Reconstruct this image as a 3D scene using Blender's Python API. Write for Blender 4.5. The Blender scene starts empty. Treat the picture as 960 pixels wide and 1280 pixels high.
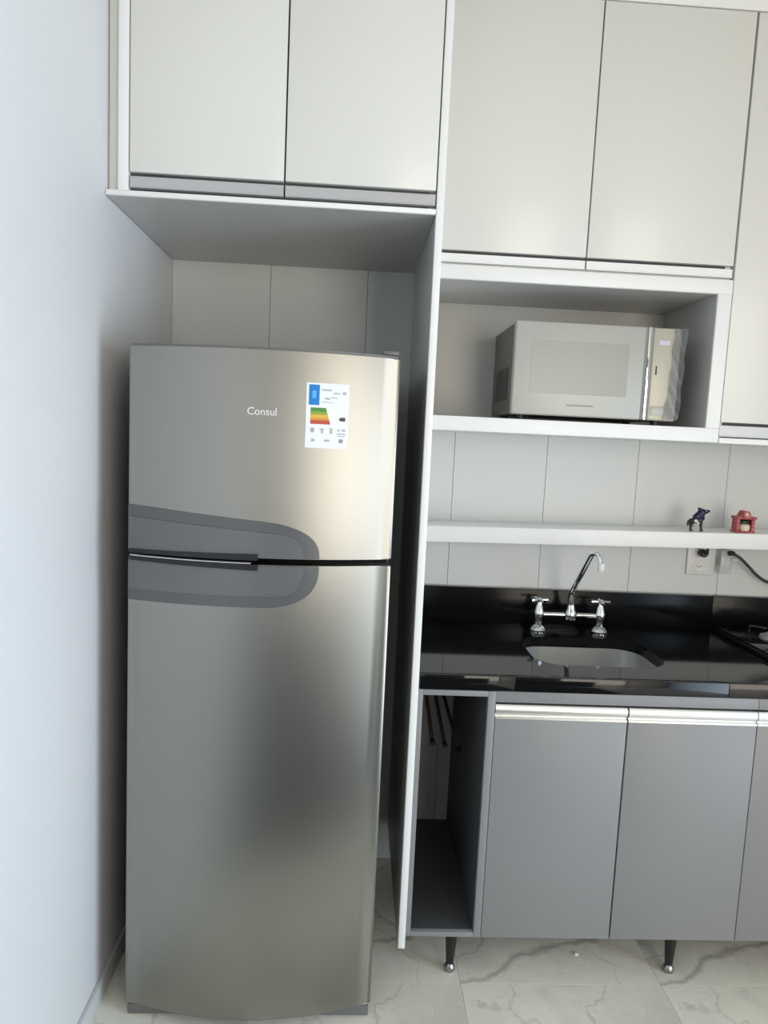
import bpy, bmesh, math, random
from mathutils import Vector, Matrix
S = bpy.context.scene
COL = S.collection
PI = math.pi

# ------------------------------------------------------------------ camera
def basis(yaw, pitch, roll):
    fwd = Vector((math.sin(yaw) * math.cos(pitch), math.cos(yaw) * math.cos(pitch), math.sin(pitch)))
    right = Vector((math.cos(yaw), -math.sin(yaw), 0))
    up = right.cross(fwd)
    c, s = math.cos(roll), math.sin(roll)
    return c * right + s * up, -s * right + c * up, fwd

cam_d = bpy.data.cameras.new('camera')
cam = bpy.data.objects.new('camera', cam_d)
COL.objects.link(cam)
cr, cu, cf = basis(.0452, -.1061, .0464)
cam.matrix_world = Matrix(((cr.x, cu.x, -cf.x, .6408), (cr.y, cu.y, -cf.y, -2.4429), (cr.z, cu.z, -cf.z, 1.5638), (0, 0, 0, 1)))
cam_d.sensor_fit = 'VERTICAL'
cam_d.sensor_height = 36
cam_d.lens = 867.914 / 1280 * 36
cam_d.clip_start = .02
S.camera = cam

# ------------------------------------------------------------------ world, light, exposure
vs = S.view_settings
vs.view_transform = 'Standard'
vs.look = 'None'
vs.gamma = 1
vs.use_curve_mapping = False
vs.exposure = -.75
W = bpy.data.worlds.new('sky')
S.world = W
W.use_nodes = True
wn = W.node_tree.nodes
bg = wn['Background']
bg.inputs[0].default_value = (.72, .84, 1, 1)
bg.inputs[1].default_value = 1.0

def area(name, loc, rot, sx, sy, power, col):
    d = bpy.data.lights.new(name, 'AREA')
    d.shape = 'RECTANGLE'
    d.size, d.size_y, d.energy, d.color = sx, sy, power, col
    o = bpy.data.objects.new(name, d)
    o.location = loc
    o.rotation_euler = rot
    COL.objects.link(o)
    return o

RX, RY, RZ = 3.3, -5.0, 2.95           # room right wall, rear wall, ceiling
# daylight entering through the balcony opening (right wall, behind the camera)
bal = area('balcony_daylight', (RX + .06, -2.45, .90), (0, PI / 2, 0), 2.0, 1.6, 88, (.68, .83, 1.0))
bal.data.spread = math.radians(115)
# and through the wide opening in the rear wall, on the right behind the camera
area('rear_daylight', (2.44, RY - .06, 1.28), (PI / 2, 0, 0), 1.6, 2.5, 118, (1, .90, .755))

# ------------------------------------------------------------------ materials
def mat(name, col, rough=.5, metal=0, coat=0, spec=.5, emit=None, alpha=1, trans=0, aniso=0):
    m = bpy.data.materials.new(name)
    m.use_nodes = True
    b = m.node_tree.nodes['Principled BSDF']
    b.inputs['Base Color'].default_value = (*col, 1)
    b.inputs['Roughness'].default_value = rough
    b.inputs['Metallic'].default_value = metal
    b.inputs['Coat Weight'].default_value = coat
    b.inputs['Coat Roughness'].default_value = .06
    b.inputs['Specular IOR Level'].default_value = spec
    b.inputs['Transmission Weight'].default_value = trans
    b.inputs['Alpha'].default_value = alpha
    if aniso:
        b.inputs['Anisotropic'].default_value = aniso
    return m

def nodes(m):
    nt = m.node_tree
    return nt, nt.nodes, nt.links, nt.nodes['Principled BSDF']

def noise_bump(m, scale, strength, stretch=(1, 1, 1), dist=.002, rough_amp=0):
    nt, N, L, b = nodes(m)
    tc = N.new('ShaderNodeTexCoord')
    mp = N.new('ShaderNodeMapping')
    mp.inputs['Scale'].default_value = stretch
    L.new(tc.outputs['Object'], mp.inputs[0])
    nz = N.new('ShaderNodeTexNoise')
    nz.inputs['Scale'].default_value = scale
    nz.inputs['Detail'].default_value = 4
    L.new(mp.outputs[0], nz.inputs['Vector'])
    bp = N.new('ShaderNodeBump')
    bp.inputs['Strength'].default_value = strength
    bp.inputs['Distance'].default_value = dist
    L.new(nz.outputs[0], bp.inputs['Height'])
    L.new(bp.outputs[0], b.inputs['Normal'])
    if rough_amp:
        r = b.inputs['Roughness'].default_value
        mr = N.new('ShaderNodeMapRange')
        mr.inputs[3].default_value = r - rough_amp
        mr.inputs[4].default_value = r + rough_amp
        L.new(nz.outputs[0], mr.inputs[0])
        L.new(mr.outputs[0], b.inputs['Roughness'])
    return m

def mottled(m, c1, c2, scale, lo=.35, hi=.65, detail=5):
    nt, N, L, b = nodes(m)
    tc = N.new('ShaderNodeTexCoord')
    nz = N.new('ShaderNodeTexNoise')
    nz.inputs['Scale'].default_value = scale
    nz.inputs['Detail'].default_value = detail
    L.new(tc.outputs['Object'], nz.inputs['Vector'])
    r = N.new('ShaderNodeValToRGB')
    r.color_ramp.elements[0].position = lo
    r.color_ramp.elements[1].position = hi
    r.color_ramp.elements[0].color = (*c1, 1)
    r.color_ramp.elements[1].color = (*c2, 1)
    L.new(nz.outputs[0], r.inputs[0])
    L.new(r.outputs[0], b.inputs['Base Color'])
    return m

M = {}
M['paint'] = noise_bump(mat('wall_paint', (.74, .74, .745), .55), 220, .08)
M['rear_paint'] = mat('rear_wall_paint', (.22, .21, .19), .6)
M['ceiling'] = mat('ceiling_paint', (.70, .70, .68), .7)
M['floor_grout'] = mat('floor_grout', (.42, .41, .36), .8)
M['tile'] = mat('wall_tile_glaze', (.70, .715, .70), .42, spec=.35)
M['grout'] = mat('grout', (.66, .65, .60), .8)
M['white'] = mat('white_laminate', (.90, .90, .885), .4)
M['offwhite'] = mat('off_white_lacquer', (.765, .76, .715), .28)
M['inner'] = mat('inner_and_shade_grey', (.56, .56, .535), .35)  # inner boards, and thin sheets that paint shade onto white boards
M['grey'] = mat('grey_laminate', (.250, .251, .254), .42)
M['dark_inner'] = mat('dark_carcass_and_shade', (.075, .078, .082), .5)  # cabinet insides, and sheets that paint the open unit's inner shade
M['alu'] = noise_bump(mat('brushed_aluminium', (.80, .80, .79), .35, 1), 300, .1, (.02, 1, 1))
M['alu_grey'] = mat('anodised_grip_channel', (.55, .55, .56), .42, .5)
M['shadow_grey'] = mat('gap_shadow_grey', (.10, .10, .10), .6)  # dark tone painted behind the doors for the shadow in their gaps
M['chrome'] = mat('chrome', (.82, .83, .84), .07, 1)
M['steel'] = noise_bump(mat('brushed_stainless', (.335, .33, .305), .36, 1, aniso=.5), 260, .10, (.01, 1, 1), .001, .03)
M['foot_steel'] = mat('dark_satin_steel', (.35, .35, .34), .3, 1)
M['sink_steel'] = noise_bump(mat('sink_stainless', (.80, .80, .79), .30, 1), 180, .1, (1, 1, .05))
M['body'] = mat('fridge_side_paint', (.018, .018, .018), .5)
M['trim_grey'] = mat('fridge_trim_plastic', (.16, .16, .155), .4)
M['handle'] = mat('handle_plastic', (.105, .11, .112), .28)
M['handle_in'] = mat('handle_recess_plastic', (.135, .14, .142), .22)
M['black'] = mat('black_plastic', (.008, .008, .009), .35)
M['gasket'] = mat('rubber_gasket', (.006, .006, .006), .8)
M['granite'] = mottled(mat('black_granite', (.01, .01, .01), .07, spec=.4), (.0035, .0037, .004), (.016, .017, .018), 900, .45, .8, 2)
M['granite_upstand'] = mottled(mat('honed_black_granite', (.01, .01, .01), .16, spec=.16), (.0035, .0037, .004), (.012, .013, .014), 900, .45, .8, 2)
M['glass_black'] = mat('black_glass', (.006, .006, .007), .04)
M['mw_body'] = mat('microwave_case_paint', (.15, .15, .135), .4, .3)
M['mw_face'] = mat('microwave_silver_face', (.44, .44, .41), .42, .2)
M['mw_win'] = mat('microwave_mirror_window', (.32, .33, .30), .3, .1)
M['mw_panel'] = mat('control_panel_champagne', (.46, .44, .36), .35, .15)
M['film'] = mat('clear_protective_film', (.20, .20, .23), .12, alpha=.5)
M['print_grey'] = mat('grey_print', (.30, .30, .29), .5)
M['print_dark'] = mat('dark_print', (.05, .05, .055), .5)
M['display'] = mat('display_lens', (.62, .58, .72), .1)
M['white_plastic'] = mat('white_plastic', (.74, .74, .71), .35)
M['clear'] = mat('clear_plastic', (.75, .76, .76), .12, alpha=.35)
M['paper'] = mat('label_paper', (.84, .86, .89), .45)
M['logo'] = mat('logo_silver_white', (.88, .88, .88), .3)
for n, c in dict(blue=(.0, .20, .60), blue2=(.10, .45, .85), green=(.06, .25, .05), lime=(.26, .36, .05), yellow=(.72, .46, .05), orange=(.68, .25, .05), red=(.50, .07, .03), pgrey=(.42, .43, .46), pgreen=(.35, .50, .33)).items():
    M[n] = mat('label_ink_' + n, c, .5)
M['navy'] = mat('navy_glaze', (.010, .012, .055), .25)
M['soot'] = mat('black_glaze', (.012, .014, .014), .3)
M['cream'] = mat('cream_glaze', (.72, .62, .50), .4)
M['red_paint'] = mottled(mat('red_enamel', (.4, .03, .03), .35), (.30, .02, .03), (.50, .10, .10), 60)
M['pink'] = mat('pink_enamel', (.62, .22, .22), .35)
M['dgreen'] = mat('dark_green_enamel', (.015, .035, .018), .35)
M['wood'] = mottled(mat('added_cabinet_wood', (.07, .05, .035), .45), (.022, .016, .012), (.045, .032, .024), 3)

M['mat'] = noise_bump(mat('added_mat_fabric', (.025, .025, .027), .9), 400, .4)

def marble():
    m = mat('marbled_porcelain', (.6, .6, .55), .16)
    nt, N, L, b = nodes(m)
    tc = N.new('ShaderNodeTexCoord')
    def nz(scale, detail, dist=0, vec=None):
        n = N.new('ShaderNodeTexNoise')
        n.inputs['Scale'].default_value = scale
        n.inputs['Detail'].default_value = detail
        n.inputs['Distortion'].default_value = dist
        L.new(vec or tc.outputs['Object'], n.inputs['Vector'])
        return n.outputs[0]
    def mt(op, a, c=None, clamp=False):
        n = N.new('ShaderNodeMath')
        n.operation = op
        n.use_clamp = clamp
        for i, v in enumerate((a, c)):
            if v is None:
                continue
            if isinstance(v, (int, float)):
                n.inputs[i].default_value = v
            else:
                L.new(v, n.inputs[i])
        return n.outputs[0]
    sx = N.new('ShaderNodeSeparateXYZ')
    L.new(tc.outputs['Object'], sx.inputs[0])
    X, Y = sx.outputs[0], sx.outputs[1]
    # long veins: warped lines crossing each tile on a slant
    def vein(ax, ay, c0, amp, sc, width):
        u = mt('ADD', mt('MULTIPLY', X, ax), mt('MULTIPLY', Y, ay))
        w = mt('MULTIPLY', mt('SUBTRACT', nz(sc, 6, .4), .5), amp)
        d = mt('ABSOLUTE', mt('SUBTRACT', mt('ADD', u, w), c0))
        return mt('SUBTRACT', 1, mt('DIVIDE', d, width), True), mt('ADD', u, w)
    v1, u1 = vein(-.37, .93, -.545, .26, 4.0, .016)
    v2, u2 = vein(.30, .95, -.20, .40, 3.2, .010)
    v3, u3 = vein(-.75, .65, -.33, .36, 5.0, .009)
    v4, u4 = vein(.80, .60, .06, .45, 4.4, .008)
    hair = mt('SUBTRACT', 1, mt('DIVIDE', mt('ABSOLUTE', mt('SUBTRACT', nz(8, 6, 1.5), .5)), .02), True)
    cloud = mt('MULTIPLY', mt('SUBTRACT', nz(6, 8, 1.2), .45), 2.6, True)
    side = mt('MULTIPLY', mt('ADD', u1, .54), 7, True)           # duller stone on the upper side of the main vein
    side = mt('MULTIPLY', side, mt('MULTIPLY', mt('SUBTRACT', -.20, u1), 5, True))
    tot = mt('ADD', mt('MULTIPLY', v1, .50), mt('MULTIPLY', v2, .30))
    tot = mt('ADD', tot, mt('MULTIPLY', v3, .28))
    tot = mt('ADD', tot, mt('MULTIPLY', v4, .25))
    tot = mt('ADD', tot, mt('MULTIPLY', hair, .10))
    tot = mt('ADD', tot, mt('MULTIPLY', cloud, .18))
    tot = mt('ADD', tot, mt('MULTIPLY', side, .30), True)
    r = N.new('ShaderNodeValToRGB')
    r.color_ramp.elements[0].color = (.95, .915, .79, 1)
    r.color_ramp.elements[1].color = (.22, .21, .175, 1)
    L.new(tot, r.inputs[0])
    L.new(r.outputs[0], b.inputs['Base Color'])
    return m
M['marble'] = marble()

# ------------------------------------------------------------------ mesh helpers
def tag(o, label=None, cat=None, group=None, kind=None):
    for k, v in (('label', label), ('category', cat), ('group', group), ('kind', kind)):
        if v:
            o[k] = v
    return o

def empty(name, loc, label, cat, group=None):
    o = bpy.data.objects.new(name, None)
    o.empty_display_size = .05
    o.location = loc
    COL.objects.link(o)
    return tag(o, label, cat, group)

class MB:
    def __init__(s):
        s.bm = bmesh.new()
    def box(s, x0, x1, y0, y1, z0, z1, bev=0, seg=2, rot=None, piv=None):
        r = bmesh.ops.create_cube(s.bm, size=1)
        vs_ = r['verts']
        for v in vs_:
            v.co = Vector(((x0 + x1) / 2 + v.co.x * (x1 - x0), (y0 + y1) / 2 + v.co.y * (y1 - y0), (z0 + z1) / 2 + v.co.z * (z1 - z0)))
        if rot is not None:
            bmesh.ops.rotate(s.bm, verts=vs_, cent=piv or Vector(((x0 + x1) / 2, (y0 + y1) / 2, (z0 + z1) / 2)), matrix=rot)
        if bev:
            es = list({e for v in vs_ for e in v.link_edges})
            bmesh.ops.bevel(s.bm, geom=es, offset=bev, segments=seg, affect='EDGES', profile=.5)
        return s
    def lathe(s, prof, c=(0, 0, 0), n=20, axis='Z'):
        rings = []
        for (r, h) in prof:
            ring = []
            for i in range(n):
                a = 2 * PI * i / n
                p = (r * math.cos(a), r * math.sin(a), h)
                if axis == 'Y':
                    p = (p[0], -p[2], p[1])
                elif axis == 'X':
                    p = (p[2], p[0], p[1])
                ring.append(s.bm.verts.new(Vector(c) + Vector(p)))
            rings.append(ring)
        for a, b in zip(rings, rings[1:]):
            for i in range(n):
                s.bm.faces.new((a[i], a[(i + 1) % n], b[(i + 1) % n], b[i]))
        s.bm.faces.new(list(reversed(rings[0])))
        s.bm.faces.new(rings[-1])
        return s
    def tube(s, pts, rad, n=12):
        pts = [Vector(p) for p in pts]
        rads = rad if isinstance(rad, (list, tuple)) else [rad] * len(pts)
        ref = None
        rings = []
        for i, p in enumerate(pts):
            t = (pts[min(i + 1, len(pts) - 1)] - pts[max(i - 1, 0)]).normalized()
            if ref is None:
                ref = t.orthogonal().normalized()
            ref = (ref - t * ref.dot(t)).normalized()
            b = t.cross(ref)
            rings.append([s.bm.verts.new(p + rads[i] * (math.cos(2 * PI * k / n) * ref + math.sin(2 * PI * k / n) * b)) for k in range(n)])
        for a, b in zip(rings, rings[1:]):
            for i in range(n):
                s.bm.faces.new((a[i], a[(i + 1) % n], b[(i + 1) % n], b[i]))
        s.bm.faces.new(list(reversed(rings[0])))
        s.bm.faces.new(rings[-1])
        return s
    def ball(s, c, r, u=16, v=10):
        q = bmesh.ops.create_uvsphere(s.bm, u_segments=u, v_segments=v, radius=1)
        r = r if isinstance(r, (tuple, list)) else (r, r, r)
        for w in q['verts']:
            w.co = Vector((c[0] + w.co.x * r[0], c[1] + w.co.y * r[1], c[2] + w.co.z * r[2]))
        return s
    def prism(s, poly, axis, a, b):
        """poly of 2D points extruded along axis from a to b; axis 'Y': poly is (x,z); 'Z': (x,y); 'X': (y,z)"""
        def P(p, t):
            return {'Y': (p[0], t, p[1]), 'Z': (p[0], p[1], t), 'X': (t, p[0], p[1])}[axis]
        A = [s.bm.verts.new(P(p, a)) for p in poly]
        B = [s.bm.verts.new(P(p, b)) for p in poly]
        n = len(poly)
        for i in range(n):
            s.bm.faces.new((A[i], A[(i + 1) % n], B[(i + 1) % n], B[i]))
        s.bm.faces.new(list(reversed(A)))
        s.bm.faces.new(B)
        return s
    def sheet(s, cols, front, back):
        """cols: list of (x, z0, z1); front(x), back(x) give y; a closed curved plate"""
        F0, F1, B0, B1 = [], [], [], []
        for (x, z0, z1) in cols:
            F0.append(s.bm.verts.new((x, front(x), z0)))
            F1.append(s.bm.verts.new((x, front(x), z1)))
            B0.append(s.bm.verts.new((x, back(x), z0)))
            B1.append(s.bm.verts.new((x, back(x), z1)))
        for i in range(len(cols) - 1):
            for q in ((F0[i], F0[i + 1], F1[i + 1], F1[i]), (B0[i + 1], B0[i], B1[i], B1[i + 1]), (F1[i], F1[i + 1], B1[i + 1], B1[i]), (F0[i + 1], F0[i], B0[i], B0[i + 1])):
                s.bm.faces.new(q)
        s.bm.faces.new((F0[0], F1[0], B1[0], B0[0]))
        s.bm.faces.new((F1[-1], F0[-1], B0[-1], B1[-1]))
        return s
    def build(s, name, m, parent=None, smooth=True, angle=35, loc=None):
        bmesh.ops.recalc_face_normals(s.bm, faces=s.bm.faces[:])
        me = bpy.data.meshes.new(name)
        if parent is not None and loc is None:
            off = Vector((0, 0, 0))
            q = parent
            while q:
                off += q.location
                q = q.parent
            bmesh.ops.translate(s.bm, verts=s.bm.verts[:], vec=-off)
        elif loc is not None:
            pass
        s.bm.to_mesh(me)
        s.bm.free()
        if smooth:
            me.polygons.foreach_set('use_smooth', [True] * len(me.polygons))
            me.set_sharp_from_angle(angle=math.radians(angle))
        me.materials.append(M[m])
        o = bpy.data.objects.new(name, me)
        COL.objects.link(o)
        if parent is not None:
            o.parent = parent
        if loc is not None:
            o.location = loc
        return o

def struct(name, mb, m, parent=None):
    return tag(mb.build(name, m, parent), kind='structure')

# ------------------------------------------------------------------ room shell
# floor of 59.5 cm porcelain tiles on a grout bed
flo = struct('floor', MB().box(0, RX, RY, .1, -.12, -.004), 'floor_grout')
TS = .595
def tile_mesh(name, w, d, ox):
    mb = MB().box(ox, ox + w, -d, 0, -.011, 0, .0003, 1)
    o = mb.build(name, 'marble', flo)
    return o
xs = [1.01 - 2 * TS + TS * k for k in range(6)]
g = .0004
full = None
for i, x in enumerate(xs):
    for j in range(9):
        y = -TS * j
        x0, x1 = max(x + g, .0), min(x + TS - g, RX)
        d0 = min(TS - 2 * g, y - RY)
        if x1 - x0 < .02 or d0 < .02:
            continue
        if x1 - x0 > TS - 3 * g and d0 > TS - 3 * g:
            if full is None:
                full = tile_mesh('floor_tile', TS - 2 * g, TS - 2 * g, g)
                o = full
            else:
                o = full.copy()
                COL.objects.link(o)
            o.location = (x, y - g, 0)
        else:
            o = tile_mesh('floor_tile', x1 - x0, d0, x0 - x)
            o.location = (x, y - g, 0)

# back wall: grout bed plus 33 x 60 tiles
wb = struct('wall_back', MB().box(-.15, RX + .15, .008, .15, -.12, RZ), 'grout')
TW, TH = .33, .60
wt = None
for i in range(10):
    for j in range(-1, 5):
        z0 = .45 + TH * j
        za, zb_ = max(z0, 0), min(z0 + TH, RZ)
        fullt = (za == z0 and zb_ == z0 + TH)
        if fullt and wt is not None:
            o = wt.copy()
            COL.objects.link(o)
        else:
            o = MB().box(.0007, TW - .0007, 0, .012, (za - z0) + .0007, (zb_ - z0) - .0007, .0006, 1).build('wall_tile', 'tile', wb)
            if fullt:
                wt = o
        o.location = (TW * i, 0, z0)
struct('wall_left', MB().box(-.15, 0, RY - .15, .008, -.12, RZ), 'paint')
struct('ceiling', MB().box(-.15, RX + .15, RY - .15, .15, RZ, RZ + .12), 'ceiling')
# right wall with the balcony opening, darker rear wall
wr = struct('wall_right', MB().box(RX, RX + .15, -1.45, .008, -.12, RZ).box(RX, RX + .15, RY - .15, -3.45, -.12, RZ).box(RX, RX + .15, -3.45, -1.45, 2.15, RZ), 'paint')
struct('wall_rear', MB().box(0, 1.62, RY - .15, RY, -.12, RZ).box(3.25, RX, RY - .15, RY, -.12, RZ).box(1.62, 3.25, RY - .15, RY, 2.55, RZ).box(1.62, 3.25, RY - .15, RY, -.12, -.002), 'rear_paint')
struct('window_1', MB().box(RX + .02, RX + .10, -3.45, -3.40, 0, 2.15).box(RX + .02, RX + .10, -1.50, -1.45, 0, 2.15).box(RX + .02, RX + .10, -3.40, -1.50, 2.10, 2.15), 'white')
struct('baseboard_left', MB().box(0, .012, RY, 0, 0, .06, .002), 'tile')

# ------------------------------------------------------------------ tall white end panel and the cabinet over the fridge
XP, TP, P = .8188, .019, .637
ep = MB().box(XP, XP + TP, -P, -.003, .139, 2.86, .0012).build('end_panel', 'white')
MB().box(XP - .0012, XP - .0001, -P + .002, -.006, .142, 2.126).build('side_shade_sheet', 'inner', ep)  # thin sheet, shade of the fridge gap put into its grey
tag(ep, 'tall narrow white end panel standing between the fridge and the kitchen units', 'panel')

oc = empty('over_fridge_cabinet', (.41, 0, 2.1275), 'white two-door wall cabinet above the fridge, resting on a full-width white board', 'cabinet')
MB().box(.002, XP - .001, -P, -.003, 2.1275, 2.1400, .001).build('bottom_board', 'white', oc)
MB().box(.004, XP - .003, -P + .003, -.006, 2.1262, 2.1274).build('underside_shade_sheet', 'inner', oc)  # shade under the white board, put into a darker sheet
MB().box(.031, .0565, -P + .002, -.003, 2.1405, 2.86, .001).build('side_panel', 'white', oc)
MB().box(XP - .017, XP - .001, -P + .030, -.003, 2.1405, 2.86).build('side_panel', 'white', oc)
MB().box(.002, .0305, -P + .025, -P + .045, 2.1405, 2.86).build('filler_strip', 'offwhite', oc)
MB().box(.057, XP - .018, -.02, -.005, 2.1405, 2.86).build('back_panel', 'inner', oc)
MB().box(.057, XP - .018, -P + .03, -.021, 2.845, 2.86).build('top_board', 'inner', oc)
XD = .4382
def upper_door(parent, x0, x1, y, z0, z1, zs0, mname='offwhite', chan='alu_grey', grip='alu'):
    d = MB().box(x0, x1, y, y + .018, z0, z1, .0012).build('door', mname, parent)
    # finger-pull profile under the door: recessed channel web and a lower lip
    MB().box(x0, x1, y + .003, y + .007, zs0 + .004, z0 - .0095).box(x0, x1, y + .0005, y + .016, zs0 + .002, zs0 + .0055, .0006, 1).build('grip_profile', chan, d)
    return d
for a, b in ((.0600, XD - .0022), (XD + .0022, XP - .0035)):
    upper_door(oc, a, b, -P, 2.1846, 2.845, 2.146)
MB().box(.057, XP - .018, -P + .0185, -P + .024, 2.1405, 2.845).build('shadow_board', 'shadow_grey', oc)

# ------------------------------------------------------------------ wall cabinet, open niche below it, taller neighbour on the right
U = .371
XU0, XU, XU2 = XP + TP + .001, 1.292, 1.735
wc = empty('wall_cabinet', (1.28, 0, 2.07), 'off-white two-door wall cabinet directly above the microwave niche', 'cabinet')
MB().box(XU0, XU2 - .0005, -U + .020, -.003, 2.0745, 2.089).build('bottom_board', 'white', wc)
MB().box(XU0, XU0 + .016, -U + .020, -.003, 2.0895, 2.84).build('side_panel', 'white', wc)
MB().box(XU2 - .017, XU2 - .001, -U + .020, -.003, 2.0895, 2.84).build('side_panel', 'white', wc)
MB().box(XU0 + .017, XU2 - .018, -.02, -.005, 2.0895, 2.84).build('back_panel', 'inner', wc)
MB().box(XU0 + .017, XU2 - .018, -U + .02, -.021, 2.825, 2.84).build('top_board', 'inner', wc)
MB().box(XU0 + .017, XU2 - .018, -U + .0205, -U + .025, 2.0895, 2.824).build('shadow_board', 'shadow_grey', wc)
for a, b in ((XU0 + .022, XU - .0022), (XU + .0022, XU2 - .003)):
    upper_door(wc, a, b, -U, 2.1155, 2.816, 2.0795, 'offwhite', 'white')

nb = empty('microwave_niche', (1.28, 0, 1.5961), 'open white box shelf under the wall cabinet, holding the microwave', 'shelf')
NX0, NX1 = XU0, 1.735
MB().box(NX0, NX1, -U - .003, -.003, 1.5961, 1.6386, .0012).build('bottom_board', 'white', nb)
MB().box(NX0, NX1, -U - .003, -.003, 2.0335, 2.0740, .0012).build('top_board', 'white', nb)
MB().box(NX0, NX0 + .019, -U - .003, -.003, 1.6388, 2.0333, .001).build('side_panel', 'white', nb)
MB().box(1.6934, NX1, -U - .003, -.003, 1.6388, 2.0333, .001).build('side_panel', 'white', nb)
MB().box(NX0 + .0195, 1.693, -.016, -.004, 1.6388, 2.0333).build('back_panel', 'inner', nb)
MB().box(1.6922, 1.6933, -U + .002, -.017, 1.6390, 2.0330).build('side_shade_sheet', 'inner', nb)  # grey sheets here paint the shade inside the white niche
MB().box(NX0 + .0195, 1.6920, -U + .002, -.017, 2.0322, 2.0333).build('top_shade_sheet', 'inner', nb)

rc = empty('tall_wall_cabinet', (2.17, 0, 1.59), 'taller off-white wall cabinet cut by the right edge, right of the microwave niche', 'cabinet')
X5 = 1.738
MB().box(X5, X5 + .016, -U + .020, -.003, 1.612, 2.84).build('side_panel', 'white', rc)
MB().box(2.60, 2.616, -U + .020, -.003, 1.612, 2.84).build('side_panel', 'white', rc)
MB().box(X5, 2.616, -U - .003, -.003, 1.595, 1.6115, .001).build('bottom_board', 'white', rc)
MB().box(X5 + .017, 2.599, -.02, -.005, 1.612, 2.84).build('back_panel', 'inner', rc)
MB().box(X5 + .017, 2.599, -U + .02, -.021, 2.825, 2.84).build('top_board', 'inner', rc)
MB().box(X5 + .017, 2.599, -U + .0205, -U + .025, 1.612, 2.824).build('shadow_board', 'shadow_grey', rc)
for a, b in ((X5 + .001, 2.176), (2.180, 2.615)):
    upper_door(rc, a, b, -U, 1.658, 2.816, 1.613)
tag(MB().box(XU0, 2.616, -U, -U + .018, 2.8205, 2.948, .001).build('top_filler_panel', 'white'), 'white filler panel closing the gap between the wall cabinets and the ceiling', 'panel')

# ------------------------------------------------------------------ fridge
FX0, FX1, F0, BUL = .088, .7425, .713, .058
FC, FH = (FX0 + FX1) / 2, (FX1 - FX0) / 2
def fy(x, off=0):
    t = (x - FC) / FH
    return -F0 - BUL * (1 - t * t) - off
fr = empty('refrigerator', (FC, -.36, 0), 'stainless steel two-door fridge with curved doors, top freezer and a grey handle', 'refrigerator')
MB().box(FX0 + .004, FX1 - .004, -.655, -.06, .035, 1.756, .004).build('body', 'body', fr)
MB().box(FX0 + .006, FX1 - .006, -.70, -.056, 1.7565, 1.7650, .003).build('top_cover', 'trim_grey', fr)
MB().box(FX0 + .008, FX1 - .008, -.665, -.656, .06, 1.752).build('gasket', 'gasket', fr)
def door(z0, z1, name):
    poly = [(FX0 + .002, -.668)]
    n = 40
    r = .010
    for k in range(6):
        a = PI - k / 5 * PI / 2
        poly.append((FX0 + r + r * math.cos(a), fy(FX0 + r) + r * 0.4 - r * 0.4 * math.sin(a)))
    for k in range(1, n):
        x = FX0 + r + (FX1 - FX0 - 2 * r) * k / n
        poly.append((x, fy(x)))
    for k in range(6):
        a = PI / 2 - k / 5 * PI / 2
        poly.append((FX1 - r + r * math.cos(a), fy(FX1 - r) + r * .4 - r * .4 * math.sin(a)))
    poly.append((FX1 - .002, -.668))
    mb = MB().prism(poly, 'Z', z0, z1)
    es = [e for e in mb.bm.edges if abs(e.verts[0].co.z - e.verts[1].co.z) < 1e-6]
    bmesh.ops.bevel(mb.bm, geom=es, offset=.003, segments=2, affect='EDGES', profile=.5)
    return mb.build(name, 'steel', fr)
ZM, ZM2 = 1.2600, 1.2440
fd = door(ZM, 1.757, 'freezer_door')
rd = door(.040, ZM2, 'refrigerator_door')
def cap(z0, z1, parent, name, m, ex=.001):
    cols = [(FX0 + .006 + (FX1 - FX0 - .012) * k / 30, z0, z1) for k in range(31)]
    return MB().sheet(cols, lambda x: fy(x, ex) + .006, lambda x: -.68).build(name, m, parent)
cap(1.7572, 1.7640, fd, 'top_trim', 'trim_grey')
cap(.0335, .0395, rd, 'bottom_trim', 'trim_grey')
MB().box(FX0 + .006, FX1 - .004, -.716, -.66, .004, .033, .003).build('base_grille', 'trim_grey', fr)
for x in (FX0 + .06, FX1 - .06):
    for y in (-.64, -.12):
        MB().lathe([(.018, 0), (.018, .01), (.010, .012), (.010, .036)], (x, y, 0), 14).build('foot', 'black', fr)
MB().box(.700, .738, -.715, -.62, 1.7655, 1.776, .003).build('hinge_cover', 'trim_grey', fr)

# handle plates (upper on the freezer door, lower on the fridge door)
def arc_cols(x0, xe, base, far, rx, inset=0, n=46, sgn=1, drop=0.0):
    """columns of a plate whose end is a rounded shoulder; base = z at the door gap, far = z at hinge-side end"""
    out = []
    for k in range(n + 1):
        t = k / n
        x = x0 + (xe - x0) * (1 - (1 - t) ** 1.9)
        full = far - sgn * drop * ((x - x0) / (xe - x0))
        if x > xe - rx:
            q = min(1, (x - (xe - rx)) / rx)
            h = (1 - q ** 2.6) ** (1 / 2.6)
        else:
            h = 1
        z = base + (full - base) * max(h, .02)
        out.append((x, min(base, z), max(base, z)))
    return out
HX0, HX1 = FX0 + .0005, .5640
def plate(parent, name, m, cols, off, thick=.004):
    return MB().sheet(cols, lambda x: fy(x, off), lambda x: fy(x, off - thick)).build(name, m, parent)
uh = plate(fr, 'upper_handle', 'handle', arc_cols(HX0, HX1, ZM + .001, 1.3745, .15, drop=.035), .0035)
lh = plate(fr, 'lower_handle', 'handle', arc_cols(HX0, HX1, ZM2 - .001, 1.1350, .15, sgn=-1, drop=.004), .0035)
plate(uh, 'inlay', 'handle_in', arc_cols(HX0 + .002, HX1 - .038, ZM + .002, 1.345, .07, drop=.028), .0055)
plate(lh, 'inlay', 'handle_in', arc_cols(HX0 + .002, HX1 - .038, ZM2 - .002, 1.163, .07, sgn=-1, drop=.004), .0055)
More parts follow.
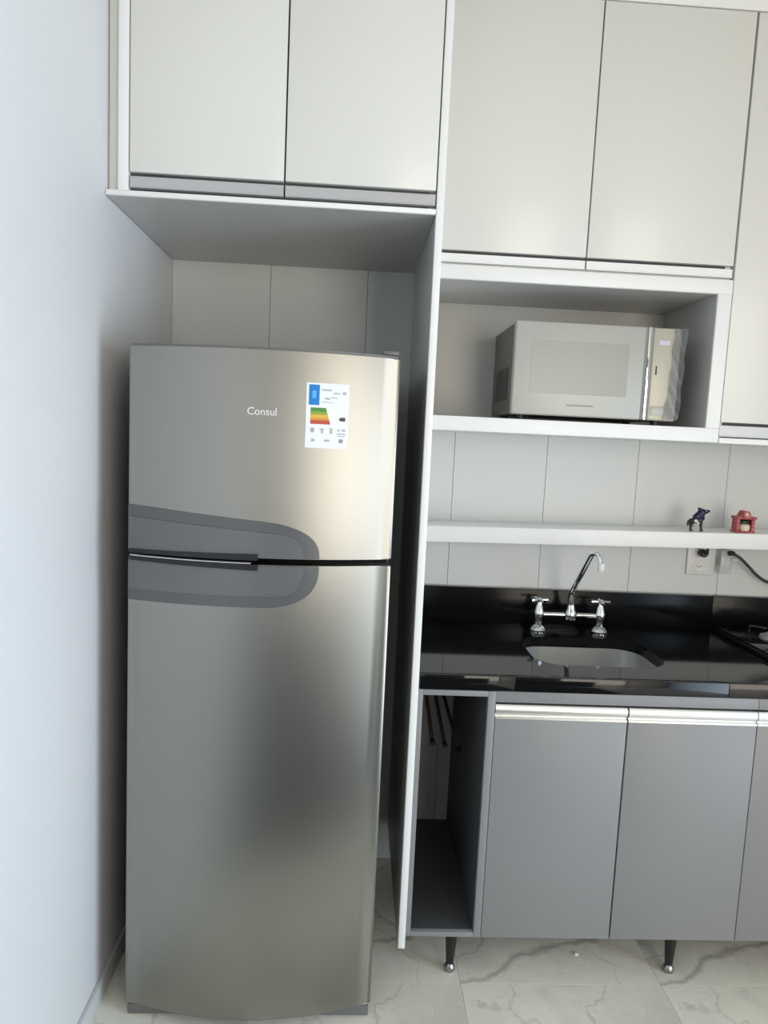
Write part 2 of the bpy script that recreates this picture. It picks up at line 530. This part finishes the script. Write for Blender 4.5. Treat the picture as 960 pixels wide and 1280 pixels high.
def grip(parent, x0, x1, za, zb_, off, name='grip', m='black'):
    cols = [(x0 + (x1 - x0) * k / 20, za(k / 20), zb_(k / 20)) for k in range(21)]
    return MB().sheet(cols, lambda x: fy(x, off), lambda x: fy(x, off - .010)).build(name, m, parent)
grip(uh, HX0 + .004, .4165, lambda t: 1.2560, lambda t: 1.2640 + .007 * t, .011)
grip(lh, HX0 + .004, .4165, lambda t: 1.2370 - .006 * t, lambda t: 1.2455, .011)
grip(lh, HX0 + .006, .400, lambda t: 1.2470, lambda t: 1.2500 - .0005 * t, .0095, 'grip_edge', 'alu_grey')

# maker's name, written on the freezer door
def text(body, size, x, y, z, m, name, parent, ext=.0004, rotz=0, shear=0, wx=1):
    c = bpy.data.curves.new(name, 'FONT')
    c.body = body
    c.size = size
    c.extrude = ext
    c.resolution_u = 3
    c.shear = shear
    c.align_x = 'CENTER'
    t = bpy.data.objects.new(name, c)
    COL.objects.link(t)
    dg = bpy.context.evaluated_depsgraph_get()
    me = bpy.data.meshes.new_from_object(t.evaluated_get(dg))
    bpy.data.objects.remove(t)
    me.name = name
    mw = Matrix.Translation((x, y, z)) @ Matrix.Rotation(rotz, 4, 'Z') @ Matrix.Rotation(PI / 2, 4, 'X') @ Matrix.Diagonal((wx, 1, 1, 1))
    off = Vector((0, 0, 0))
    q = parent
    while q:
        off += q.location
        q = q.parent
    me.transform(Matrix.Translation(-off) @ mw)
    me.materials.clear()
    me.materials.append(M[m])
    o = bpy.data.objects.new(name, me)
    COL.objects.link(o)
    o.parent = parent
    return o
text('Consul', .0255, .4165, fy(.4165, .0008), 1.6045, 'logo', 'brand_lettering', fd, rotz=0, wx=.98)

# energy label
lab = plate(fr, 'energy_label', 'paper', [(.5195 + .1015 * k / 12, 1.5325, 1.6865) for k in range(13)], .0012, .0011)
lab['label'] = 'white energy label with a blue corner and coloured bars'
def pr(x0, x1, z0, z1, m, slant=0):
    cols = [(x0 + (x1 - x0) * k / 4, z0, z1) for k in range(5)]
    if slant:
        A = [(x0, z0), (x1 + slant, z0), (x1, z1), (x0, z1)]
        mb = MB()
        F = [mb.bm.verts.new((p[0], fy(p[0], .0016), p[1])) for p in A]
        mb.bm.faces.new(F)
        return mb.build('print', m, lab)
    return MB().sheet(cols, lambda x: fy(x, .0016), lambda x: fy(x, .0013)).build('print', m, lab)
LX, LZ = .5195, 1.6865
pr(LX + .006, LX + .031, LZ - .052, LZ - .004, 'blue')
pr(LX + .014, LX + .023, LZ - .036, LZ - .018, 'blue2')
for k, (c, h) in enumerate((('green', .009), ('lime', .0075), ('yellow', .0085), ('orange', .005), ('red', .009))):
    zt = LZ - .058 - [0, .009, .0165, .025, .030][k]
    w0 = .038 + .30 * (.058 + LZ - .058 - zt - .058 + 0) if False else .036 + .30 * (LZ - .058 - zt)
    pr(LX + .011, LX + .011 + w0, zt - h, zt, c, .30 * h)
# black rating arrow
mb = MB()
F = [mb.bm.verts.new((x, fy(x, .0016), z)) for x, z in ((LX + .078, LZ - .084), (LX + .083, LZ - .088), (LX + .094, LZ - .088), (LX + .094, LZ - .079), (LX + .083, LZ - .079))]
mb.bm.faces.new(F)
mb.build('print', 'print_dark', lab)
for (a, b, c, d, m) in ((.036, .060, .014, .0175, 'pgrey'), (.063, .080, .021, .024, 'pgrey'), (.044, .056, .034, .038, 'pgrey'), (.058, .074, .032, .0345, 'pgreen'),
                        (.086, .094, .018, .025, 'pgrey'), (.036, .066, .044, .0455, 'pgrey'),
                        (.012, .021, .106, .117, 'pgrey'), (.034, .044, .107, .111, 'pgrey'), (.037, .042, .111, .119, 'pgrey'), (.058, .064, .105, .119, 'pgreen'),
                        (.076, .082, .108, .112, 'pgrey'), (.086, .095, .107, .112, 'pgrey'), (.075, .096, .117, .120, 'pgrey'), (.078, .095, .123, .125, 'pgrey'),
                        (.014, .022, .132, .139, 'pgrey'), (.045, .058, .133, .138, 'pgrey'), (.080, .090, .131, .140, 'print_grey')):
    pr(LX + a, LX + b, LZ - d, LZ - c, m)

# ------------------------------------------------------------------ microwave
mw = empty('microwave_oven', (1.34, -.2, 1.639), 'silver microwave oven with a grey mirror window, in the open niche', 'microwave')
MX0, MX1, MZ0, MZ1, MY = 1.1030, 1.6060, 1.6540, 1.9310, -.352
MB().box(MX0 + .002, MX1 - .004, MY + .030, -.035, MZ0 + .002, MZ1 - .003, .004).build('case', 'mw_body', mw)
# vents on the left flank
MB().box(MX0 + .0005, MX0 + .0025, -.27, -.10, 1.70, 1.80).build('vent_panel', 'black', mw)
md = MB().box(MX0, 1.4985, MY, MY + .0295, MZ0, MZ1, .005, 3).build('door', 'mw_face', mw)
MB().box(1.1540, 1.4490, MY - .0008, MY + .002, 1.7200, 1.8745, .0003, 1).build('window', 'mw_win', md)
x = 1.268
for k, w in enumerate((.007, .004, .007, .006, .005, .004, .007, .006, .007, .006)):
    pass
MB().box(1.268, 1.352, MY - .0006, MY + .001, 1.6850, 1.6895).build('maker_mark', 'print_grey', md)
mp = MB().box(1.5200, MX1, MY + .001, MY + .0295, MZ0, MZ1 - .001, .005, 3).build('control_panel', 'mw_panel', mw)
MB().box(1.4990, 1.5035, MY + .003, MY + .0295, MZ0 + .001, MZ1 - .001).build('groove', 'print_grey', mw)
MB().box(1.5040, 1.5140, MY - .001, MY + .0295, MZ0, MZ1, .003, 2).build('handle_bar', 'chrome', mw)
MB().box(1.5145, 1.5195, MY + .003, MY + .0295, MZ0 + .001, MZ1 - .001).build('groove', 'print_grey', mw)
MB().box(1.5385, 1.5720, MY - .0002, MY + .003, 1.8790, 1.8935, .0005, 1).build('display', 'display', mp)
MB().box(1.5330, 1.5385, MY - .0002, MY + .003, 1.7900, 1.8170, .002, 2).build('print', 'print_dark', mp)
bt = MB().box(1.5280, 1.5700, MY - .0015, MY + .003, 1.6700, 1.6960, .001, 2).build('open_button', 'mw_face', mp)
# peeling protective film hanging off the right side of the panel
mb = MB()
prev = None
random.seed(4)
NZ = 26
rows = []
for k in range(NZ + 1):
    t = k / NZ
    z = MZ0 + .004 + (MZ1 - MZ0 - .006) * t
    xl = 1.580 - .012 * max(0, .45 - t) / .45 + random.uniform(-.003, .003) + (.004 if t > .85 else 0)
    row = []
    for q in range(5):
        u = q / 4
        row.append(mb.bm.verts.new((xl + (1.619 - .006 * (1 - t) - xl) * u, MY - .0035 - .004 * math.sin(u * 5 + t * 17) * (.3 + u) - .004 * u, z)))
    rows.append(row)
for a, b in zip(rows, rows[1:]):
    for q in range(4):
        mb.bm.faces.new((a[q], a[q + 1], b[q + 1], b[q]))
fl = mb.build('protective_film', 'film', mw)
fl['label'] = 'wrinkled clear film peeling off the control panel'
for x in (MX0 + .04, MX1 - .04):
    for y in (-.30, -.07):
        MB().lathe([(.012, 1.6388), (.012, 1.6560)], (x, y, 0), 12).build('foot', 'black', mw)

# ------------------------------------------------------------------ base units
B = .597
ZB, ZT = .146, .8800
bc = empty('towel_niche_unit', (.95, 0, 0), 'narrow grey open base unit beside the end panel, with towel rods inside', 'cabinet')
BX0, BX1 = XP + TP + .001, 1.0590
MB().box(BX0, .8560, -B, -.003, ZB, ZT, .001).build('side_panel', 'grey', bc)
MB().box(1.0380, BX1, -B, -.003, ZB, ZT, .001).build('side_panel', 'grey', bc)
MB().box(.8562, 1.0378, -B, -.003, ZB, .161, .001).build('bottom_board', 'grey', bc)
MB().box(.8564, 1.0358, -B + .012, -.006, .1612, .1622).build('floor_shade_sheet', 'dark_inner', bc)  # dark sheets here paint the shade inside the grey unit
MB().box(1.0366, 1.0378, -B + .012, -.006, .1626, .8636).build('side_shade_sheet', 'dark_inner', bc)
MB().box(.8562, .8574, -B + .012, -.006, .1626, .8636).build('side_shade_sheet', 'dark_inner', bc)
MB().box(.8562, 1.0378, -B, -.003, .8640, ZT, .001).build('top_board', 'grey', bc)
def leg(parent, x, y):
    l = MB().lathe([(.019, ZB - .002), (.0185, .120), (.0120, .034), (.0105, .026)], (x, y, 0), 18).build('leg', 'black', parent)
    MB().lathe([(.012, 0), (.0155, .004), (.0165, .012), (.0135, .021), (.009, .026)], (x, y, 0), 18).build('foot', 'foot_steel', l)
leg(bc, .984, -.545)
leg(bc, .95, -.06)
tr = empty('towel_rack', (.96, -.02, .66), 'dark metal towel rack of three sloping rods at the back of the open unit', 'towel rack')
MB().box(.905, 1.015, -.0135, -.004, .655, .715, .002).build('back_plate', 'black', tr)
for (a, b) in (((.927, -.012, .690), (.928, -.30, .599)), ((.959, -.012, .682), (.968, -.30, .593)), ((.989, -.012, .674), (1.014, -.30, .577))):
    A_, B_ = Vector(a), Vector(b)
    r = MB().tube([A_, B_], .0065, 10).build('rod', 'handle', tr)
    d = (B_ - A_).normalized()
    MB().tube([B_ + d * .0003, B_ + d * .012], .0085, 10).build('end_cap', 'black', r)

sc = empty('sink_base_cabinet', (1.43, 0, 0), 'grey two-door base cabinet under the sink, on black tapered legs', 'cabinet')
SX0, SX1 = BX1 + .001, 1.810
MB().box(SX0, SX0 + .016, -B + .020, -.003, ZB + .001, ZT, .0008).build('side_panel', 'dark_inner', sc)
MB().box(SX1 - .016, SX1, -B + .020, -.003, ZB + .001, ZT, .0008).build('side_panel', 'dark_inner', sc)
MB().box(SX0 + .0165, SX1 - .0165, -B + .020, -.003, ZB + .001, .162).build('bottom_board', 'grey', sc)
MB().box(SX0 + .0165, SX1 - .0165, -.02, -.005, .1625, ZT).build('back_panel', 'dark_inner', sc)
MB().box(SX0, SX1, -B + .004, -B + .0195, .8480, ZT, .0008).build('top_rail', 'grey', sc)
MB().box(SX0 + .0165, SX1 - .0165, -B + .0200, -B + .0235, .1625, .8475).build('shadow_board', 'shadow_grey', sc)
def base_door(parent, x0, x1):
    d = MB().box(x0, x1, -B, -B + .018, ZB, .8010, .001).build('door', 'grey', parent)
    # aluminium J-profile: round nose, hollow and a thin lower lip
    pts = [(-B + .018, .8015), (-B - .0005, .8015), (-B - .0005, .8075), (-B + .006, .8085), (-B + .006, .8130), (-B + .000, .8180), (-B - .002, .8260), (-B - .001, .8360), (-B + .004, .8420), (-B + .018, .8430)]
    MB().prism(pts, 'X', x0, x1).build('grip_profile', 'alu', d)
    return d
XB2 = 1.4365
base_door(sc, SX0 + .0005, XB2 - .0022)
base_door(sc, XB2 + .0022, SX1 - .0012)
leg(sc, 1.650, -.540)
leg(sc, 1.10, -.06)
leg(sc, 1.65, -.06)
rb = empty('right_base_cabinet', (2.2, 0, 0), 'grey base cabinet cut off by the right edge, under the cooktop', 'cabinet')
MB().box(SX1 + .001, SX1 + .017, -B + .020, -.003, ZB + .001, ZT, .0008).build('side_panel', 'dark_inner', rb)
MB().box(2.60, 2.616, -B + .020, -.003, ZB + .001, ZT, .0008).build('side_panel', 'dark_inner', rb)
MB().box(SX1 + .018, 2.5995, -B + .020, -.003, ZB + .001, .162).build('bottom_board', 'grey', rb)
MB().box(SX1 + .018, 2.5995, -.02, -.005, .1625, ZT).build('back_panel', 'dark_inner', rb)
MB().box(SX1 + .001, 2.616, -B + .004, -B + .0195, .8480, ZT, .0008).build('top_rail', 'grey', rb)
MB().box(SX1 + .018, 2.5995, -B + .0200, -B + .0235, .1625, .8475).build('shadow_board', 'shadow_grey', rb)
base_door(rb, SX1 + .0012, 2.208)
base_door(rb, 2.212, 2.615)
leg(rb, 2.35, -.540)
leg(rb, 2.35, -.06)

# ------------------------------------------------------------------ black granite worktop, sink, tap, cooktop
CZ, CB, CY = .9237, .8817, -.600
ct = empty('worktop', (1.7, -.3, .88), 'polished black granite worktop with a low upstand along the tiled wall', 'worktop')
def rrect(x0, x1, y0, y1, r, n=8):
    out = []
    for (cx, cy, a0) in ((x1 - r, y1 - r, 0), (x0 + r, y1 - r, PI / 2), (x0 + r, y0 + r, PI), (x1 - r, y0 + r, 3 * PI / 2)):
        for k in range(n + 1):
            a = a0 + PI / 2 * k / n
            out.append((cx + r * math.cos(a), cy + r * math.sin(a)))
    return out
SKX0, SKX1, SKY0, SKY1, SKR = 1.205, 1.612, -.482, -.187, .088
KX0, KX1, KY0, KY1 = BX0, 2.620, CY + .016, -.003
inner = rrect(SKX0, SKX1, SKY0, SKY1, SKR)
def slab():
    mb = MB()
    cx, cy = (SKX0 + SKX1) / 2, (SKY0 + SKY1) / 2
    outer = []
    for (x, y) in inner:
        dx, dy = x - cx, y - cy
        t = min(((KX1 - cx) / dx) if dx > 1e-9 else ((KX0 - cx) / dx if dx < -1e-9 else 1e9), ((KY1 - cy) / dy) if dy > 1e-9 else ((KY0 - cy) / dy if dy < -1e-9 else 1e9))
        outer.append([cx + dx * t, cy + dy * t])
    for c in ((KX0, KY0), (KX1, KY0), (KX1, KY1), (KX0, KY1)):       # snap the nearest spokes to the corners
        k = min(range(len(outer)), key=lambda i: (outer[i][0] - c[0]) ** 2 + (outer[i][1] - c[1]) ** 2)
        outer[k] = list(c)
    n = len(inner)
    z0, z1 = .8900, CZ
    it = [mb.bm.verts.new((*p, z1)) for p in inner]
    ib = [mb.bm.verts.new((*p, z0)) for p in inner]
    ot = [mb.bm.verts.new((*p, z1)) for p in outer]
    ob = [mb.bm.verts.new((*p, z0)) for p in outer]
    for i in range(n):
        j = (i + 1) % n
        mb.bm.faces.new((it[i], it[j], ot[j], ot[i]))
        mb.bm.faces.new((ib[j], ib[i], ob[i], ob[j]))
        mb.bm.faces.new((it[j], it[i], ib[i], ib[j]))
        mb.bm.faces.new((ot[i], ot[j], ob[j], ob[i]))
    return mb
slab().build('slab', 'granite', ct, angle=30)
for (a, b, m) in ((BX0, 1.1085, 'granite'), (1.1092, 1.7160, 'granite'), (1.7167, 2.620, 'granite')):
    MB().box(a, b, CY, CY + .0155, CB, CZ, .0012).build('edge_strip', m, ct)
for (a, b) in ((BX0, 1.9600), (1.9608, 2.620)):
    MB().box(a, b, -.0205, -.0015, CZ + .0004, 1.0479, .001).build('upstand', 'granite_upstand', ct)

sk = empty('kitchen_sink', (1.395, -.33, .72), 'rectangular stainless steel sink bowl set under the black worktop', 'sink')
mb = MB()
lev = [(.0025, .8895, SKR), (.0025, .885, SKR), (-.004, .80, SKR), (-.012, .735, .080), (-.035, .722, .07)]
rings = []
for (gr, z, r) in lev:
    rings.append([mb.bm.verts.new((*p, z)) for p in rrect(SKX0 - gr, SKX1 + gr, SKY0 - gr, SKY1 + gr, r)])
for a, b in zip(rings, rings[1:]):
    for i in range(len(a)):
        mb.bm.faces.new((a[i], a[(i + 1) % len(a)], b[(i + 1) % len(a)], b[i]))
mb.bm.faces.new(rings[-1])
mb.build('bowl', 'sink_steel', sk, angle=50)
MB().lathe([(.045, .7225), (.043, .7245), (.020, .7235), (.002, .7235)], (1.395, -.33, 0), 24).build('drain', 'chrome', sk)

tp = empty('kitchen_tap', (1.41, -.106, CZ), 'chrome bridge mixer tap with two cross handles and a tall swivel spout', 'faucet')
for i, (x, y) in enumerate(((1.300, -.108), (1.516, -.106))):
    v = MB().lathe([(.030, CZ + .0002), (.031, CZ + .006), (.024, CZ + .016), (.015, CZ + .022), (.0135, CZ + .040), (.018, CZ + .050), (.019, CZ + .066), (.015, CZ + .076), (.012, CZ + .088), (.009, CZ + .094), (.009, CZ + .103)], (x, y, 0), 20).build('valve', 'chrome', tp)
    h = MB()
    zc = CZ + .107
    a = .25 if i == 0 else -.15
    for q in range(2):
        c, s_ = math.cos(a + q * PI / 2), math.sin(a + q * PI / 2)
        h.tube([(x - .031 * c, y - .031 * s_, zc), (x - .012 * c, y - .012 * s_, zc + .001), (x + .012 * c, y + .012 * s_, zc + .001), (x + .031 * c, y + .031 * s_, zc)], [.0062, .0045, .0045, .0062], 10)
    h.lathe([(.010, zc - .005), (.011, zc + .003), (.007, zc + .008), (.002, zc + .009)], (x, y, 0), 16)
    h.build('cross_handle', 'chrome', v)
zb_ = CZ + .058
MB().tube([(1.316, -.108, zb_), (1.390, -.107, zb_)], .0082, 14).tube([(1.432, -.107, zb_), (1.500, -.106, zb_)], .0082, 14).lathe([(.012, zb_ - .018), (.019, zb_ - .014), (.021, zb_), (.019, zb_ + .014), (.015, zb_ + .022), (.013, zb_ + .036)], (1.411, -.107, 0), 20).build('bridge', 'chrome', tp)
pth = [(1.411, -.107, zb_ + .036), (1.4085, -.109, 1.040), (1.4075, -.116, 1.058), (1.4080, -.128, 1.078), (1.4100, -.200, 1.150), (1.4120, -.262, 1.214), (1.4135, -.272, 1.224), (1.4170, -.284, 1.230), (1.4225, -.297, 1.228), (1.4275, -.306, 1.216), (1.430, -.310, 1.203)]
sp = MB().tube(pth, [.011, .0100, .0095, .0092, .0090, .0088, .0086, .0082, .0078, .0074, .0074], 14).build('spout', 'chrome', tp, angle=60)
MB().lathe([(.0085, 0), (.0105, -.003), (.0115, -.020), (.0095, -.026)], (1.4305, -.3105, 1.203), 16).build('aerator', 'white_plastic', sp)

ck = empty('cooktop', (2.27, -.28, CZ), 'black glass cooktop on the worktop at the right edge of the photo', 'cooktop')
KX = 1.962
MB().box(KX, 2.56, -.530, -.040, CZ + .0003, CZ + .014, .003).build('frame', 'black', ck)
MB().box(KX + .006, 2.554, -.524, -.046, CZ + .0143, CZ + .021, .002).build('glass_top', 'glass_black', ck)
for (x, y) in ((2.10, -.19), (2.42, -.19), (2.10, -.40), (2.42, -.40)):
    b = MB().lathe([(.052, CZ + .0215), (.050, CZ + .029), (.035, CZ + .031), (.030, CZ + .038), (.004, CZ + .039)], (x, y, 0), 24).build('burner', 'alu_grey', ck)
    for q in range(4):
        a = q * PI / 2 + PI / 4
        c, s_ = math.cos(a), math.sin(a)
        MB().tube([(x + .085 * c, y + .085 * s_, CZ + .0220), (x + .085 * c, y + .085 * s_, CZ + .048), (x + .030 * c, y + .030 * s_, CZ + .050)], .0045, 8).build('pan_support', 'black', b)

# ------------------------------------------------------------------ shelf and the things around it
tilt = Matrix.Rotation(-.0150, 3, 'Y')
piv = Vector((1.45, -.085, 1.264))
MBs = MB().box(BX0 - .0005, 2.612, -.170, -.002, 1.2375, 1.2905, .0015, rot=tilt, piv=piv)
for v in MBs.bm.verts:
    v.co.x = min(max(v.co.x, BX0 + .0002), 2.612)
tag(MBs.build('wall_shelf', 'white'), 'long thick white shelf on the tiled wall above the sink', 'shelf')
def shelf_z(x):
    return 1.2905 + (x - 1.45) * math.tan(.0150)

# small navy animal figurine (standing, head raised to the right)
fx, fyy, fz = 1.786, -.130, shelf_z(1.80) + .0004
an = empty('animal_figurine', (fx + .03, fyy, fz), 'tiny navy and black animal figurine standing on the white shelf, left of the red house', 'figurine')
def blob(name, m, parent, chains, voxel=.0011):
    """one continuous surface grown from chains of overlapping balls [(x, y, z, r), ...]"""
    mb = MB()
    for ch in chains:
        for a, b in zip(ch, ch[1:] if len(ch) > 1 else ch):
            n = max(1, int((Vector(a[:3]) - Vector(b[:3])).length / (.4 * min(a[3], b[3])))) if a is not b else 1
            for k in range(n + 1):
                t = k / n
                p = [a[q] + (b[q] - a[q]) * t for q in range(4)]
                mb.ball(fp(*p[:3]), p[3], 10, 8)
    o = mb.build(name, m, parent)
    md_ = o.modifiers.new('remesh', 'REMESH')
    md_.mode = 'VOXEL'
    md_.voxel_size = voxel
    md_.use_smooth_shade = True
    sm = o.modifiers.new('smooth', 'SMOOTH')
    sm.factor = .5
    sm.iterations = 3
    dg = bpy.context.evaluated_depsgraph_get()
    m2 = bpy.data.meshes.new_from_object(o.evaluated_get(dg))
    m2.name = name
    o.modifiers.clear()
    o.data = m2
    m2.materials.clear()
    m2.materials.append(M[m])
    m2.polygons.foreach_set('use_smooth', [True] * len(m2.polygons))
    return o
def fp(x, y, z):
    return (fx + 1.05 * x, fyy + y, fz + z)
blob('body', 'soot', an, [
    [(.012, 0, .034, .010), (.026, 0, .037, .011), (.040, 0, .040, .011)],
    [(.010, -.008, .028, .0065), (.006, -.010, .012, .0042), (.006, -.011, .0043, .0043), (.009, -.012, .0040, .0040)],
    [(.013, .008, .028, .0065), (.015, .010, .012, .0042), (.015, .010, .0043, .0043)],
    [(.039, -.008, .030, .0065), (.040, -.010, .014, .0042), (.040, -.011, .0043, .0043), (.043, -.012, .0040, .0040)],
    [(.046, .008, .030, .0065), (.050, .010, .014, .0042), (.051, .010, .0043, .0043)],
    [(.004, 0, .036, .0040), (.000, 0, .030, .0036), (.000, 0, .020, .0034)]])
hd = blob('head', 'navy', an, [
    [(.026, 0, .048, .0120), (.036, -.001, .058, .0130), (.044, -.002, .066, .0125)],
    [(.044, -.002, .066, .0110), (.056, -.003, .068, .0070), (.065, -.003, .071, .0042)],
    [(.036, -.009, .072, .0050), (.033, -.011, .079, .0030)],
    [(.038, .007, .072, .0050), (.036, .009, .079, .0030)],
    [(.044, -.002, .052, .0090), (.048, -.002, .044, .0060)]])
for px_, pz_, pr_ in ((.022, .036, .0062), (.030, .029, .0045)):
    MB().ball(fp(px_, -.0095, pz_), (pr_, .0035, pr_), 12, 8).build('white_patch', 'white_plastic', an)
for ey in (-.0105, .0055):
    MB().ball(fp(.053, ey, .0705), .0018, 8, 6).build('eye', 'white_plastic', hd)

# small red house ornament with an arched front and a ring on its gable
hx, hz = 1.947, shelf_z(1.99) + .0006
ho = empty('house_ornament', (hx + .033, -.130, hz), 'tiny red house ornament with a pale opening, on the white shelf at right', 'ornament')
def hbox(x0, x1, y0, y1, z0, z1, bev=.0008):
    return MB().box(hx + x0, hx + x1, y0, y1, hz + z0, hz + z1, bev, 1)
hbox(.000, .066, -.150, -.110, .000, .006).build('base', 'red_paint', ho)
for a in (.001, .053):
    hbox(a, a + .012, -.146, -.114, .0062, .046).build('side_wall', 'red_paint', ho)
hbox(.0135, .0525, -.120, -.114, .0062, .046).build('back_wall', 'red_paint', ho)
MB().prism([(hx - .002, hz + .0465), (hx + .068, hz + .0465), (hx + .068, hz + .055), (hx + .049, hz + .056), (hx + .040, hz + .074), (hx + .026, hz + .074), (hx + .017, hz + .056), (hx - .002, hz + .055)], 'Y', -.150, -.112).build('roof', 'red_paint', ho)
rg = MB()
rg.tube([(hx + .033 + .010 * math.cos(a), -.151, hz + .063 + .010 * math.sin(a)) for a in [2 * PI * k / 16 for k in range(17)]], .0024, 8)
rg.build('gable_ring', 'pink', ho)
MB().ball((hx + .033, -.150, hz + .063), (.0065, .003, .0065), 12, 8).build('gable_medallion', 'cream', ho)
MB().lathe([(.016, hz + .0064), (.0185, hz + .014), (.018, hz + .026), (.012, hz + .030)], (hx + .033, -.136, 0), 20).build('pot', 'cream', ho)
MB().ball((hx + .033, -.137, hz + .0355), (.016, .009, .0085), 16, 10).build('greenery', 'dgreen', ho)
for z in (.014, .026, .038):
    MB().ball((hx + .007, -.1465, hz + z), (.0032, .0018, .0032), 10, 6).build('dot', 'pink', ho)
    MB().ball((hx + .059, -.1465, hz + z), (.0032, .0018, .0032), 10, 6).build('dot', 'pink', ho)

# wall socket, plugs and the cable running off to the right
so = empty('wall_socket', (1.91, 0, 1.12), 'white wall socket plate on the tiles under the shelf', 'socket')
MB().box(1.857, 1.962, -.008, -.0006, 1.122, 1.226, .003, 3).build('plate', 'white_plastic', so)
for z in (1.205, 1.155):
    f = MB().lathe([(.021, .008), (.020, .0095), (.017, .0088), (.002, .0088)], (1.902, 0, z), 20, 'Y').build('outlet', 'white_plastic', so)
    for dx in (-.008, 0, .008):
        MB().lathe([(.0022, .0085), (.0022, .0094)], (1.902 + dx, 0, z - (.003 if dx == 0 else 0)), 8, 'Y').build('pin_hole', 'print_dark', f)
pg = empty('black_plug', (1.905, -.03, 1.208), 'round black plug pushed into the wall socket under the shelf', 'plug')
MB().lathe([(.012, .0098), (.014, .014), (.0145, .034), (.011, .040)], (1.906, 0, 1.205), 18, 'Y').build('plug_body', 'black', pg)
MB().tube([(1.906, -.040, 1.205), (1.906, -.052, 1.210), (1.905, -.056, 1.220), (1.903, -.050, 1.231)], .0040, 8).build('lead', 'black', pg)
ad = empty('clear_adapter', (1.99, 0, 1.17), 'clear plastic plug adapter beside the wall socket, holding the cable', 'adapter')
MB().box(1.964, 2.012, -.038, -.0006, 1.135, 1.222, .006, 2).build('shell', 'clear', ad)
MB().box(1.972, 2.004, -.028, -.006, 1.158, 1.196, .003, 2).build('core', 'white_plastic', ad)
def smooth_path(P_, n=8):
    P_ = [Vector(p) for p in P_]
    out = []
    for i in range(len(P_) - 1):
        p0, p1, p2, p3 = P_[max(i - 1, 0)], P_[i], P_[i + 1], P_[min(i + 2, len(P_) - 1)]
        for k in range(n):
            t = k / n
            out.append(.5 * ((2 * p1) + (-p0 + p2) * t + (2 * p0 - 5 * p1 + 4 * p2 - p3) * t * t + (-p0 + 3 * p1 - 3 * p2 + p3) * t ** 3))
    out.append(P_[-1])
    return out
cb = empty('power_cable', (2.1, -.03, 1.1), 'dark cable drooping to the right from the clear adapter', 'cable')
MB().tube(smooth_path([(2.000, -.046, 1.212), (2.030, -.046, 1.196), (2.065, -.040, 1.168), (2.105, -.034, 1.134), (2.150, -.028, 1.110), (2.22, -.028, 1.098), (2.32, -.030, 1.110), (2.42, -.024, 1.150)], 8), .0056, 10).build('cord', 'print_dark', cb)
MB().lathe([(.008, 0), (.009, .012), (.006, .022)], (1.986, -.046, 1.212), 12, 'X').build('plug_body', 'black', cb)
MB().box(2.013, 2.034, -.030, -.012, 1.180, 1.190, .003).build('tag', 'white_plastic', cb)

# dark cabinet and mat added unseen to darken the fridge door reflections
sd = empty('added_reflection_cabinet', (.8, -3.0, 0), 'low dark wooden cabinet added unseen behind the camera to darken the fridge reflection', 'added_reflection_cabinet')
MB().box(.06, 1.90, -3.20, -2.82, .08, .70, .004).build('body', 'wood', sd)
MB().box(.05, 1.91, -3.21, -2.80, .7005, .725, .004).build('top', 'wood', sd)
for k in range(3):
    a = .065 + .6135 * k
    d = MB().box(a, a + .608, -2.819, -2.802, .09, .69, .003).build('door', 'wood', sd)
    MB().ball((a + .55, -2.793, .45), .010, 12, 8).build('knob', 'chrome', d)
for x in (.10, 1.86):
    for y in (-3.16, -2.86):
        MB().lathe([(.014, 0), (.022, .0795)], (x, y, 0), 12).build('leg', 'wood', sd)
tag(MB().box(.12, 1.95, -2.78, -1.55, .0003, .009, .003).build('added_reflection_mat', 'mat'), 'dark grey mat added unseen on the floor to darken the fridge reflection', 'mat')

# speck on the floor
tag(MB().lathe([(.0065, .0002), (.0075, .002), (.006, .0055), (.002, .0065)], (1.389, -.475, 0), 12).build('plastic_cap', 'paper'), 'tiny white cap lying on the marbled floor below the sink cabinet', 'cap')
